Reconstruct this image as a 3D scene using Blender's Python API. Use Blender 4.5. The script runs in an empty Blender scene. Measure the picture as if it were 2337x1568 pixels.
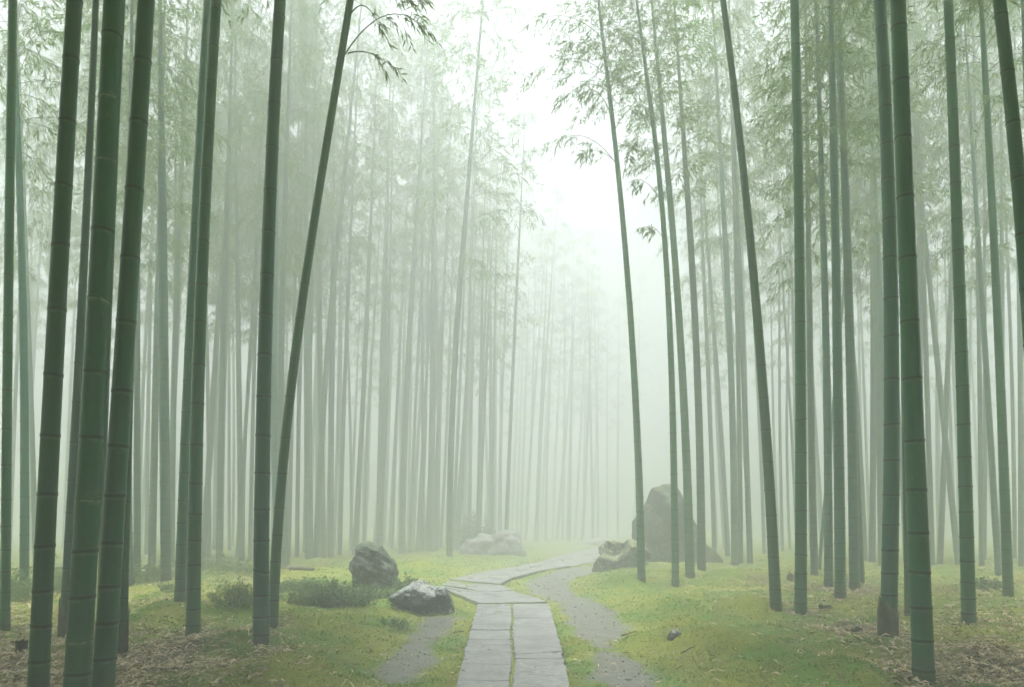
import bpy, bmesh, math, random
import numpy as np
from mathutils import Vector, noise as mnoise

SEED = 11
rng = np.random.default_rng(SEED)
random.seed(SEED)
scene = bpy.context.scene
COL = scene.collection
R = math.radians

# ------------------------------------------------------------------ camera
FPX, W, H = 1558.0, 2337.0, 1568.0           # focal length and photo frame in working pixels
CAMZ, PITCH, HORIZON = 1.47, R(3.5), 1198.0
SHIFT = ((HORIZON - H / 2) - FPX * math.tan(PITCH)) / W
cam_d = bpy.data.cameras.new('camera')
cam_d.sensor_fit = 'HORIZONTAL'; cam_d.sensor_width = 36.0
cam_d.lens = FPX / W * 36.0
cam_d.shift_y = SHIFT
cam_d.clip_start = 0.05; cam_d.clip_end = 2000
cam = bpy.data.objects.new('camera', cam_d); COL.objects.link(cam)
cam.location = (0, 0, CAMZ); cam.rotation_euler = (math.pi / 2 + PITCH, 0, 0)
scene.camera = cam

def ray(u, v):
    cx, cy = u - W / 2, (H / 2 - v) + SHIFT * W
    c, s = math.cos(PITCH), math.sin(PITCH)
    return np.array([cx, FPX * c - cy * s, FPX * s + cy * c])

def at_depth(u, v, Y):
    d = ray(u, v)
    t = Y / d[1]
    return np.array([d[0] * t, Y, CAMZ + d[2] * t])

# ------------------------------------------------------------------ numpy value noise
def _hash(ix, iy, s):
    h = (ix.astype(np.int64) * 374761393 + iy.astype(np.int64) * 668265263 + s * 1442695041) & 0xffffffff
    h = ((h ^ (h >> 13)) * 1274126177) & 0xffffffff
    return ((h ^ (h >> 16)) & 0xffff) / 65535.0

def vnoise(x, y, s=0):
    x = np.asarray(x, float); y = np.asarray(y, float)
    ix, iy = np.floor(x), np.floor(y)
    fx, fy = x - ix, y - iy
    fx = fx * fx * (3 - 2 * fx); fy = fy * fy * (3 - 2 * fy)
    a = _hash(ix, iy, s); b = _hash(ix + 1, iy, s); c = _hash(ix, iy + 1, s); d = _hash(ix + 1, iy + 1, s)
    return (a * (1 - fx) + b * fx) * (1 - fy) + (c * (1 - fx) + d * fx) * fy

def fbm(x, y, s=0, o=3):
    v, a, t = 0, 1, 0
    for i in range(o):
        v = v + a * vnoise(x * 2 ** i + 17.3 * i, y * 2 ** i - 9.1 * i, s + i); t += a; a *= .5
    return v / t

def sst(a, b, x):
    t = np.clip((x - a) / (b - a), 0, 1)
    return t * t * (3 - 2 * t)

def seg_dist(x, y, pts):
    """distance to a polyline with a radius per point, minus the radius"""
    best = np.full(np.shape(x), 1e9)
    for (ax, ay, ar), (bx, by, br) in zip(pts[:-1], pts[1:]):
        dx, dy = bx - ax, by - ay
        L = dx * dx + dy * dy + 1e-9
        t = np.clip(((x - ax) * dx + (y - ay) * dy) / L, 0, 1)
        d = np.hypot(x - ax - t * dx, y - ay - t * dy) - (ar + t * (br - ar))
        best = np.minimum(best, d)
    return best

def in_poly(x, y, poly):
    ins = np.zeros(np.shape(x), bool)
    n = len(poly)
    for i in range(n):
        x1, y1 = poly[i]; x2, y2 = poly[(i + 1) % n]
        c = ((y1 > y) != (y2 > y)) & (x < (x2 - x1) * (y - y1) / (y2 - y1 + 1e-12) + x1)
        ins ^= c
    return ins

PATH_Z = 0.055
def on_plane(u, v, z=PATH_Z):
    d = ray(u, v)
    t = (z - CAMZ) / d[2]
    return (d[0] * t, d[1] * t)

# ------------------------------------------------------------------ path layout (edges read off the photo, laid on the ground)
LOW_L = [(1015, 1668), (1042, 1568), (1068, 1462), (1090, 1377)]
LOW_R = [(1326, 1668), (1299, 1568), (1276, 1462), (1251, 1375)]
BEND_L = [(1090, 1376), (1058, 1361), (1030, 1349), (1006, 1334), (1027, 1321), (1080, 1309), (1150, 1297), (1236, 1280), (1268, 1270), (1310, 1259), (1375, 1248), (1420, 1242)]
BEND_R = [(1251, 1374), (1212, 1360), (1170, 1347), (1144, 1334), (1165, 1319), (1196, 1311), (1233, 1301), (1310, 1289), (1362, 1279), (1408, 1268), (1450, 1259), (1490, 1251)]
low_l = [on_plane(*p) for p in LOW_L]; low_r = [on_plane(*p) for p in LOW_R]
bend_l = [on_plane(*p) for p in BEND_L]; bend_r = [on_plane(*p) for p in BEND_R]
PATH_POLY = low_l + bend_l[1:] + bend_r[::-1][:-1] + low_r[::-1]
cl = [((a[0] + b[0]) / 2, (a[1] + b[1]) / 2, math.hypot(a[0] - b[0], a[1] - b[1]) / 2) for a, b in zip(low_l + bend_l[1:], low_r + bend_r[1:])]
PATH_CAPS = [(cl[0][0], -3.0, .45)] + cl

def px_caps(l, z=0.0):
    return [(*on_plane(u, v, z), r) for u, v, r in l]
DIRT = [px_caps([(1420, 1288, .5), (1330, 1296, .65), (1245, 1326, .55), (1262, 1352, .42), (1320, 1372, .42), (1352, 1395, .42), (1368, 1425, .40), (1362, 1452, .26)]),
        px_caps([(1362, 1452, .16), (1378, 1476, .05), (1392, 1496, .16), (1425, 1530, .26), (1470, 1580, .34)]),
        px_caps([(1008, 1408, .22), (985, 1436, .24), (950, 1470, .16), (938, 1500, .30), (905, 1540, .26)])]
LITTER = [(20, 1500, 1.0, .9), (60, 1560, 1.0, .8), (330, 1500, .75, 1), (420, 1465, .6, .7), (300, 1540, .8, .9), (620, 1490, .35, .6), (2300, 1520, 1.0, 1), (2250, 1490, .6, .6),
          (1960, 1440, .7, .8), (1900, 1345, 1.5, .8), (1800, 1330, 1.2, .7), (2100, 1470, .6, .6), (2290, 1330, 1.8, .7), (540, 1370, 1.0, .6), (640, 1310, 1.6, .5), (2190, 1345, 1.2, .6),
          (150, 1460, .9, .9), (2040, 1520, .5, .5), (740, 1300, 1.4, .4)]
NEAR_FEET = [(86, 1598), (172, 1620), (233, 1602), (12, 1437), (146, 1452), (279, 1489), (441, 1451), (411, 1371), (596, 1469), (623, 1434), (1771, 1389), (1827, 1401), (1918, 1362), (1891, 1338), (1950, 1342), (2026, 1452), (2109, 1556), (2211, 1424), (2301, 1358), (1542, 1337), (1464, 1325), (1575, 1319), (55, 1360), (2072, 1406), (379, 1324)]
FEET_W = [on_plane(u, v, .12) for u, v in NEAR_FEET]
MOUNDS = [(1335, 1345, .5, .13), (1420, 1335, .6, .12), (1490, 1385, .55, .14), (1560, 1440, .35, .12), (1640, 1470, .5, .12), (1440, 1440, .3, .08), (1600, 1530, .5, .13), (1750, 1500, .45, .12), (1900, 1540, .4, .10), (1700, 1390, .6, .12), (2000, 1480, .4, .1), (700, 1420, .5, .1), (500, 1480, .45, .11), (760, 1510, .5, .09), (560, 1400, .5, .1), (650, 1540, .4, .1), (400, 1400, .6, .1), (1050, 1500, .2, .05), (1700, 1320, .9, .15), (1530, 1310, .8, .1), (960, 1300, 1.2, .14), (700, 1310, 1.0, .12)]
MOUNDS_W = [(*on_plane(u, v, .12), r, h * 1.45) for u, v, r, h in MOUNDS]
LITTER_W = [(*on_plane(u, v, .12), r, s) for u, v, r, s in LITTER]
OUTER = dict(fade=(1.0, 0.0))

def masks(x, y):
    wob = (fbm(x * 1.7, y * 1.7, 40) - .5) * .5 + (fbm(x * 6, y * 6, 41) - .5) * .22
    dd = np.minimum.reduce([seg_dist(x, y, c) for c in DIRT]) + wob * .8
    dp = seg_dist(x, y, PATH_CAPS)
    dirt = sst(.20, -.16, dd)
    lit = np.zeros(np.shape(x))
    for lx, ly, r, s in LITTER_W:
        lit = np.maximum(lit, s * np.exp(-((x - lx) ** 2 + (y - ly) ** 2) / (r * r)))
    for fx, fy in FEET_W:
        lit = np.maximum(lit, .85 * np.exp(-((x - fx) ** 2 + (y - fy) ** 2) / .09))
    far = sst(2.6, 6.0, np.abs(x)) * .35
    lit = np.clip(np.maximum(lit, far) * (0.35 + 1.3 * fbm(x * 2.2, y * 2.2, 50)), 0, 1) * (1 - dirt)
    return dd, dp, dirt, lit

def ground(x, y):
    x = np.asarray(x, float); y = np.asarray(y, float)
    dd, dp, dirt, lit = masks(x, y)
    bank = sst(-.05, 1.15, np.minimum(dd, dp - .03))
    h = -.03 + .155 * bank
    h = h + bank * (fbm(x * .55, y * .55, 3) - .5) * .16
    h = h + (.25 + .75 * bank) * (fbm(x * 2.3, y * 2.3, 7) - .5) * .12
    h = h + (.3 + .7 * bank) * (fbm(x * 6, y * 6, 9, 2) - .5) * .05 + (.3 + .7 * bank) * (fbm(x * 15, y * 15, 12, 2) - .5) * .018
    for mx_, my_, mr, mh in MOUNDS_W:
        h = h + bank * mh * np.exp(-(((x - mx_) ** 2 + (y - my_) ** 2) / (mr * mr)) ** 1.3)
    for fx, fy in FEET_W:
        h = h + .05 * np.exp(-((x - fx) ** 2 + (y - fy) ** 2) / .045)
    return h

def on_ground(u, v, sink=0.0):
    d = ray(u, v); d = d / d[1]
    y0, y1 = 2.0, 90.0
    ys = np.geomspace(y0, y1, 900)
    zs = CAMZ + d[2] * ys
    g = ground(d[0] * ys, ys)
    k = np.argmax(zs <= g)
    if zs[k] > g[k]:
        k = len(ys) - 1
    y = ys[k]
    return np.array([d[0] * y, y, float(ground(d[0] * y, y)) - sink])

# ------------------------------------------------------------------ mesh accumulation
class Geo:
    def __init__(s): s.V = []; s.Q = []; s.T = []; s.A = []; s.n = 0; s.mq = []; s.mt = []
    def add(s, V, Q=None, T=None, A=None, mat=0):
        V = np.asarray(V, float).reshape(-1, 3)
        if Q is not None and len(Q): s.Q.append(np.asarray(Q, np.int64).reshape(-1, 4) + s.n); s.mq.append(np.full(len(s.Q[-1]), mat))
        if T is not None and len(T): s.T.append(np.asarray(T, np.int64).reshape(-1, 3) + s.n); s.mt.append(np.full(len(s.T[-1]), mat))
        s.V.append(V)
        a = np.zeros((len(V), 3)) if A is None else np.asarray(A, float)
        s.A.append(a); s.n += len(V)
    def mesh(s, name, mats, smooth=True):
        V = np.concatenate(s.V)
        Q = np.concatenate(s.Q) if s.Q else np.zeros((0, 4), np.int64)
        T = np.concatenate(s.T) if s.T else np.zeros((0, 3), np.int64)
        me = bpy.data.meshes.new(name)
        me.vertices.add(len(V)); me.vertices.foreach_set('co', V.astype(np.float32).ravel())
        nl = Q.size + T.size
        me.loops.add(nl); me.loops.foreach_set('vertex_index', np.concatenate([Q.ravel(), T.ravel()]).astype(np.int32))
        np_ = len(Q) + len(T)
        me.polygons.add(np_)
        st = np.concatenate([np.arange(len(Q)) * 4, Q.size + np.arange(len(T)) * 3]).astype(np.int32)
        me.polygons.foreach_set('loop_start', st)
        me.polygons.foreach_set('material_index', np.concatenate(s.mq + s.mt).astype(np.int32) if (s.mq or s.mt) else np.zeros(0, np.int32))
        me.polygons.foreach_set('use_smooth', np.full(np_, smooth))
        for m in mats: me.materials.append(m)
        at = me.attributes.new('tint', 'FLOAT_VECTOR', 'POINT')
        at.data.foreach_set('vector', np.concatenate(s.A).astype(np.float32).ravel())
        me.update(calc_edges=True); me.validate()
        return me

def link(name, me, parent=None):
    o = bpy.data.objects.new(name, me); COL.objects.link(o)
    if parent is not None: o.parent = parent
    return o

def thing(name, label, cat, loc=(0, 0, 0), group=None):
    o = bpy.data.objects.new(name, None); COL.objects.link(o)
    o.empty_display_size = .2
    o.location = loc; o['label'] = label; o['category'] = cat
    if group: o['group'] = group
    return o

def tag(o, label, cat, group=None, kind=None):
    if label: o['label'] = label
    if cat: o['category'] = cat
    if group: o['group'] = group
    if kind: o['kind'] = kind
    return o

# ------------------------------------------------------------------ materials
class N:
    def __init__(s, name):
        s.m = bpy.data.materials.new(name); s.m.use_nodes = True
        s.t = s.m.node_tree; s.t.nodes.clear()
        s.out = s.t.nodes.new('ShaderNodeOutputMaterial')
    def node(s, typ, **kw):
        n = s.t.nodes.new('ShaderNode' + typ)
        for k, v in kw.items(): setattr(n, k, v)
        return n
    def put(s, sock, v):
        if isinstance(v, bpy.types.NodeSocket): s.t.links.new(v, sock)
        elif isinstance(v, (tuple, list)) and len(v) == 3 and sock.type == 'RGBA': sock.default_value = (*v, 1)
        else: sock.default_value = v
    def coords(s, scale=(1, 1, 1), kind='Object'):
        tc = s.node('TexCoord'); mp = s.node('Mapping')
        s.t.links.new(tc.outputs[kind], mp.inputs['Vector']); mp.inputs['Scale'].default_value = scale
        return mp.outputs['Vector']
    def geo_pos(s, scale=(1, 1, 1)):
        g = s.node('NewGeometry'); mp = s.node('Mapping')
        s.t.links.new(g.outputs['Position'], mp.inputs['Vector']); mp.inputs['Scale'].default_value = scale
        return mp.outputs['Vector']
    def noise(s, vec, scale, detail=4, rough=.55, out='Fac'):
        n = s.node('TexNoise'); s.put(n.inputs['Vector'], vec); n.inputs['Scale'].default_value = scale
        n.inputs['Detail'].default_value = detail; n.inputs['Roughness'].default_value = rough
        return n.outputs[out]
    def ramp(s, f, lo, hi):
        n = s.node('MapRange', interpolation_type='SMOOTHSTEP'); s.put(n.inputs['Value'], f)
        n.inputs['From Min'].default_value = lo; n.inputs['From Max'].default_value = hi
        return n.outputs['Result']
    def mix(s, f, a, b):
        n = s.node('Mix', data_type='RGBA'); s.put(n.inputs[0], f); s.put(n.inputs[6], a); s.put(n.inputs[7], b)
        return n.outputs[2]
    def math(s, op, a, b=0.0):
        n = s.node('Math', operation=op); s.put(n.inputs[0], a); s.put(n.inputs[1], b)
        return n.outputs[0]
    def tint(s):
        a = s.node('Attribute', attribute_name='tint'); sp = s.node('SeparateXYZ')
        s.t.links.new(a.outputs['Vector'], sp.inputs[0])
        return sp.outputs
    def bump(s, h, strength=.3, dist=.01):
        b = s.node('Bump'); s.put(b.inputs['Height'], h); b.inputs['Strength'].default_value = strength; b.inputs['Distance'].default_value = dist
        return b.outputs['Normal']
    def principled(s, col, rough=.6, normal=None, spec=.5):
        p = s.node('BsdfPrincipled'); s.put(p.inputs['Base Color'], col); s.put(p.inputs['Roughness'], rough)
        p.inputs['Specular IOR Level'].default_value = spec
        if normal is not None: s.put(p.inputs['Normal'], normal)
        return p.outputs[0]
    def done(s, sh):
        s.t.links.new(sh, s.out.inputs['Surface']); return s.m

def mat_bamboo(name, c0, c1, c2, wax):
    k = N(name)
    t = k.tint()
    oi = k.node('ObjectInfo')
    v = k.coords((1, 1, 1)); vs = k.coords((26, 26, .9))
    streak = k.noise(vs, 1.0, 5, .6)
    blot = k.noise(v, 2.3, 5, .62)
    col = k.mix(k.ramp(blot, .35, .68), c0, c1)
    col = k.mix(k.math('MULTIPLY', k.ramp(streak, .5, .78), .55), col, c2)
    spk = k.noise(v, 60, 2, .5)
    col = k.mix(k.math('MULTIPLY', k.ramp(spk, .64, .70), .5), col, (.15, .18, .12))
    lic = k.noise(v, 5.5, 6, .7)
    col = k.mix(k.math('MULTIPLY', k.ramp(lic, .60, .68), .45), col, (.11, .14, .09))
    col = k.mix(k.math('MULTIPLY', k.ramp(k.noise(vs, .55, 3, .5), .54, .72), .35), col, (.004, .022, .008))
    rv = k.node('HueSaturation'); k.put(rv.inputs['Color'], col)
    k.put(rv.inputs['Value'], k.math('ADD', k.math('MULTIPLY', oi.outputs['Random'], .4), .85))
    col = rv.outputs[0]
    col = k.mix(k.math('MULTIPLY', t[1], k.ramp(k.noise(v, 24, 3), .32, .6)), col, wax)     # powder below the node
    col = k.mix(k.math('MULTIPLY', t[2], k.ramp(blot, .2, .6)), col, (.045, .035, .022))   # earthy foot
    col = k.mix(t[0], col, (.004, .006, .004))                                              # node scar
    nrm = k.bump(streak, .12, .004)
    return k.done(k.principled(col, k.math('ADD', k.math('MULTIPLY', blot, .25), .26), nrm, .4))

BAM = {
    'g': mat_bamboo('bamboo_deep_green', (.004, .088, .030), (.008, .112, .040), (.018, .135, .052), (.26, .32, .22)),
    'b': mat_bamboo('bamboo_blue_green', (.006, .080, .046), (.014, .102, .062), (.036, .120, .078), (.30, .36, .30)),
    'y': mat_bamboo('bamboo_yellow_green', (.012, .094, .034), (.026, .116, .046), (.050, .120, .050), (.26, .30, .19)),
    'o': mat_bamboo('bamboo_grey_olive', (.014, .078, .040), (.028, .094, .052), (.050, .104, .064), (.24, .27, .20)),
}
def mat_leaf(name, a, b, tr):
    k = N(name); t = k.tint()
    col = k.mix(t[0], a, b)
    p = k.principled(col, .45, None, .4)
    tl = k.node('BsdfTranslucent'); k.put(tl.inputs['Color'], k.mix(t[0], tr, b))
    mx = k.node('MixShader'); mx.inputs[0].default_value = .45
    k.t.links.new(p, mx.inputs[1]); k.t.links.new(tl.outputs[0], mx.inputs[2])
    return k.done(mx.outputs[0])
LEAF = mat_leaf('bamboo_leaf', (.085, .16, .06), (.18, .25, .10), (.20, .33, .10))
SHRUB_LEAF = mat_leaf('shrub_leaf', (.055, .135, .05), (.19, .27, .12), (.12, .22, .07))
def mat_plain(name, a, b, scale=8, rough=.8):
    k = N(name); v = k.coords()
    n = k.noise(v, scale, 5, .6)
    return k.done(k.principled(k.mix(k.ramp(n, .3, .7), a, b), rough, k.bump(n, .4, .01), .3))
TWIG = mat_plain('bamboo_twig', (.055, .085, .035), (.09, .11, .05), 9, .6)
WOOD = mat_plain('dead_wood', (.030, .024, .016), (.09, .072, .05), 14, .85)
CHAR = mat_plain('rotten_stump', (.008, .007, .006), (.03, .024, .018), 18, .9)
SHEATH = mat_plain('culm_sheath', (.026, .021, .013), (.095, .070, .042), 16, .8)

k = N('moss_blade'); t = k.tint(); gp = k.geo_pos()
n1 = k.noise(gp, .8, 3); n2 = k.noise(gp, 4.5, 3)
col = k.mix(k.ramp(n1, .42, .60), (.33, .365, .062), (.165, .295, .042))
col = k.mix(k.math('MULTIPLY', k.ramp(n2, .45, .72), .55), col, (.37, .33, .09))
col = k.mix(k.math('MULTIPLY', t[0], .6), col, (.10, .165, .028))
col = k.mix(k.math('MULTIPLY', t[1], .8), col, (.34, .25, .11))
p = k.principled(col, .6, None, .25); tl = k.node('BsdfTranslucent'); k.put(tl.inputs['Color'], col)
mx = k.node('MixShader'); mx.inputs[0].default_value = .5
k.t.links.new(p, mx.inputs[1]); k.t.links.new(tl.outputs[0], mx.inputs[2])
MOSS = k.done(mx.outputs[0])

k = N('forest_ground'); t = k.tint(); gp = k.geo_pos()
n1 = k.noise(gp, .8, 3); n2 = k.noise(gp, 4.5, 4); n3 = k.noise(gp, 26, 5, .65); n4 = k.noise(gp, 110, 3, .6)
moss = k.mix(k.ramp(n1, .42, .60), (.215, .245, .028), (.095, .185, .017))
moss = k.mix(k.math('MULTIPLY', k.ramp(n2, .45, .72), .6), moss, (.21, .19, .045))
moss = k.mix(k.math('MULTIPLY', k.ramp(n3, .35, .7), .25), moss, (.075, .115, .022))
litt = k.mix(k.ramp(n3, .3, .7), (.050, .036, .018), (.17, .125, .075))
dirt = k.mix(k.ramp(n3, .3, .72), (.085, .085, .072), (.20, .20, .185))
dirt = k.mix(k.math('MULTIPLY', k.ramp(n4, .5, .7), .35), dirt, (.10, .098, .08))
dirt = k.mix(k.math('MULTIPLY', k.ramp(n2, .5, .68), .6), dirt, (.13, .135, .06))
col = k.mix(k.ramp(k.math('ADD', t[1], k.math('MULTIPLY', k.math('SUBTRACT', n3, .5), .8)), .25, .75), moss, litt)
col = k.mix(k.ramp(k.math('ADD', t[0], k.math('ADD', k.math('MULTIPLY', k.math('SUBTRACT', n2, .5), .9), k.math('MULTIPLY', k.math('SUBTRACT', n3, .5), .8))), .2, .85), col, dirt)
hgt = k.math('ADD', k.math('MULTIPLY', n3, .7), k.math('MULTIPLY', n4, .4))
GROUND = k.done(k.principled(col, k.math('SUBTRACT', .9, k.math('MULTIPLY', t[0], .5)), k.bump(hgt, .7, .03), .3))

k = N('path_stone'); t = k.tint(); gp = k.geo_pos()
n1 = k.noise(gp, 1.6, 4); n2 = k.noise(gp, 14, 6, .68); n3 = k.noise(gp, 90, 3, .6)
col = k.mix(k.ramp(n2, .32, .70), (.115, .118, .118), (.315, .318, .315))
col = k.mix(k.math('MULTIPLY', t[0], .6), col, (.20, .195, .19))
col = k.mix(k.math('MULTIPLY', k.ramp(n3, .56, .66), .6), col, (.085, .085, .08))
col = k.mix(k.math('MULTIPLY', k.ramp(n1, .50, .70), .55), col, (.12, .125, .11))
col = k.mix(k.math('MULTIPLY', t[1], .85), col, (.075, .085, .035))
STONE = k.done(k.principled(col, k.math('ADD', k.math('MULTIPLY', k.ramp(n1, .3, .7), .30), .26), k.bump(k.math('ADD', n2, k.math('MULTIPLY', n3, .3)), .7, .016), .5))

def mat_rock(name, a, b, c, moss, mossy, rough):
    k = N(name); v = k.coords(); t = k.tint()
    n1 = k.noise(v, 2.2, 5, .6); n2 = k.noise(v, 9, 6, .68); n3 = k.noise(v, 40, 4, .6)
    col = k.mix(k.ramp(n1, .35, .66), a, b)
    col = k.mix(k.math('MULTIPLY', k.ramp(n2, .52, .64), .8), col, c)
    wv = k.node('Mix', data_type='RGBA'); wv.inputs[0].default_value = .12; k.put(wv.inputs[6], v); k.put(wv.inputs[7], k.noise(v, 4, 4, .6, 'Color'))
    vo = k.node('TexVoronoi', feature='DISTANCE_TO_EDGE'); k.put(vo.inputs['Vector'], wv.outputs[2]); vo.inputs['Scale'].default_value = 4.2
    crack = k.math('SUBTRACT', 1.0, k.ramp(vo.outputs['Distance'], .0, .045))
    g = k.node('NewGeometry'); sp = k.node('SeparateXYZ'); k.t.links.new(g.outputs['Normal'], sp.inputs[0])
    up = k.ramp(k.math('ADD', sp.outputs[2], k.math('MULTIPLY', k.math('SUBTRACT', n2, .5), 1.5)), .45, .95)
    col = k.mix(k.math('MULTIPLY', up, mossy), col, moss)  # up-facing tint: moss, a paler grey, and the wet rock's painted sheen
    col = k.mix(k.math('MULTIPLY', crack, .75), col, (.008, .010, .007))
    return k.done(k.principled(col, k.math('ADD', k.math('MULTIPLY', n2, .4), rough - .2), k.bump(k.math('ADD', k.math('MULTIPLY', n2, .9), k.math('MULTIPLY', n3, .5)), 1.0, .09), .5))
ROCK_GREEN = mat_rock('rock_grey_green', (.008, .017, .010), (.034, .056, .038), (.32, .36, .31), (.15, .20, .12), .6, .32)
ROCK_WET = mat_rock('rock_wet_dark', (.006, .018, .012), (.018, .038, .027), (.10, .125, .105), (.62, .65, .64), .75, .26)  # pale top tint is the wet highlight painted into the colour
ROCK_PALE = mat_rock('rock_pale', (.08, .085, .072), (.19, .195, .175), (.42, .42, .39), (.46, .46, .44), .75, .6)
ROCK_BIG = mat_rock('rock_brown_grey', (.010, .018, .011), (.032, .044, .030), (.20, .21, .17), (.20, .25, .13), .65, .6)
ROCK_MOSSY = mat_rock('rock_mossy', (.035, .042, .026), (.085, .095, .058), (.52, .49, .37), (.40, .42, .21), .8, .7)

# ------------------------------------------------------------------ sky, sun, haze
SUN_EL, SUN_AZ = R(84), R(186)           # azimuth from +Y (view direction) towards +X
world = bpy.data.worlds.new('World'); scene.world = world; world.use_nodes = True
wt = world.node_tree; wt.nodes.clear()
sky = wt.nodes.new('ShaderNodeTexSky'); sky.sky_type = 'NISHITA'; sky.sun_disc = False
sky.sun_elevation = SUN_EL; sky.sun_rotation = SUN_AZ; sky.dust_density = 6.0; sky.air_density = 1.0; sky.ozone_density = 1.0
bw = wt.nodes.new('ShaderNodeRGBToBW'); mxw = wt.nodes.new('ShaderNodeMix'); mxw.data_type = 'RGBA'
bg = wt.nodes.new('ShaderNodeBackground'); wo = wt.nodes.new('ShaderNodeOutputWorld')
wt.links.new(sky.outputs[0], bw.inputs[0]); mxw.inputs[0].default_value = .82            # overcast: cloud takes the blue out
wt.links.new(sky.outputs[0], mxw.inputs[6]); wt.links.new(bw.outputs[0], mxw.inputs[7])
wt.links.new(mxw.outputs[2], bg.inputs['Color']); bg.inputs['Strength'].default_value = .13
wt.links.new(bg.outputs[0], wo.inputs['Surface'])
sun_d = bpy.data.lights.new('sun', 'SUN'); sun_d.energy = 1.5; sun_d.angle = R(12); sun_d.color = (1.0, .985, .95)
sun = bpy.data.objects.new('sun', sun_d); COL.objects.link(sun)
sv = Vector((math.sin(SUN_AZ) * math.cos(SUN_EL), math.cos(SUN_AZ) * math.cos(SUN_EL), math.sin(SUN_EL)))
sun.rotation_euler = sv.to_track_quat('Z', 'Y').to_euler(); sun.location = (0, 0, 40)

HAZE_DENSITY, HAZE_TOP = .040, 31.0
k = N('mist'); pv = k.node('VolumePrincipled')
pv.inputs['Color'].default_value = (.935, .98, .982, 1); pv.inputs['Density'].default_value = HAZE_DENSITY; pv.inputs['Anisotropy'].default_value = -.65
k.t.links.new(pv.outputs[0], k.out.inputs['Volume'])
bm = bmesh.new(); bmesh.ops.create_cube(bm, size=1)
for v in bm.verts: v.co = Vector((v.co.x * 170, 45 + v.co.y * 150, (HAZE_TOP - 1.4) / 2 + v.co.z * (HAZE_TOP + 1.4)))
me = bpy.data.meshes.new('haze'); bm.to_mesh(me); bm.free(); me.materials.append(k.m)
haze = link('haze', me); tag(haze, 'pale mist filling the bamboo grove', None, None, 'stuff')

# ------------------------------------------------------------------ ground sheet
def axis(dense, step, far, grow):
    a = list(np.arange(0, dense, step)); s = step
    while a[-1] < far: s *= grow; a.append(a[-1] + s)
    return np.array(a)
gx = axis(8.5, .045, 80, 1.09); gx = np.concatenate([-gx[::-1][:-1], gx])
gy = [3.6]; 
while gy[-1] < 112: gy.append(gy[-1] + max(.03, .03 * (gy[-1] / 6.0) ** 1.35))
gy = np.concatenate([np.linspace(-28, 3.3, 24), np.array(gy)])
X, Y = np.meshgrid(gx, gy)
Z = ground(X, Y)
dd, dp, dirt, lit = masks(X, Y)
inp = in_poly(X, Y, PATH_POLY)
Z = np.where(inp, np.where(dp < -.07, .030 + (fbm(X * 9, Y * 9, 90) - .5) * .012, -.02), Z)
dirt = np.where(inp, .12, dirt)
nx_, ny_ = len(gx), len(gy)
idx = np.arange(nx_ * ny_).reshape(ny_, nx_)
g = Geo(); g.add(np.stack([X, Y, Z], -1).reshape(-1, 3), np.stack([idx[:-1, :-1], idx[:-1, 1:], idx[1:, 1:], idx[1:, :-1]], -1).reshape(-1, 4),
      A=np.stack([dirt.ravel(), lit.ravel(), np.zeros(dirt.size)], -1))
tag(link('ground', g.mesh('ground', [GROUND])), 'mossy forest floor with bare earth beside the path', None, None, 'structure')

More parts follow.
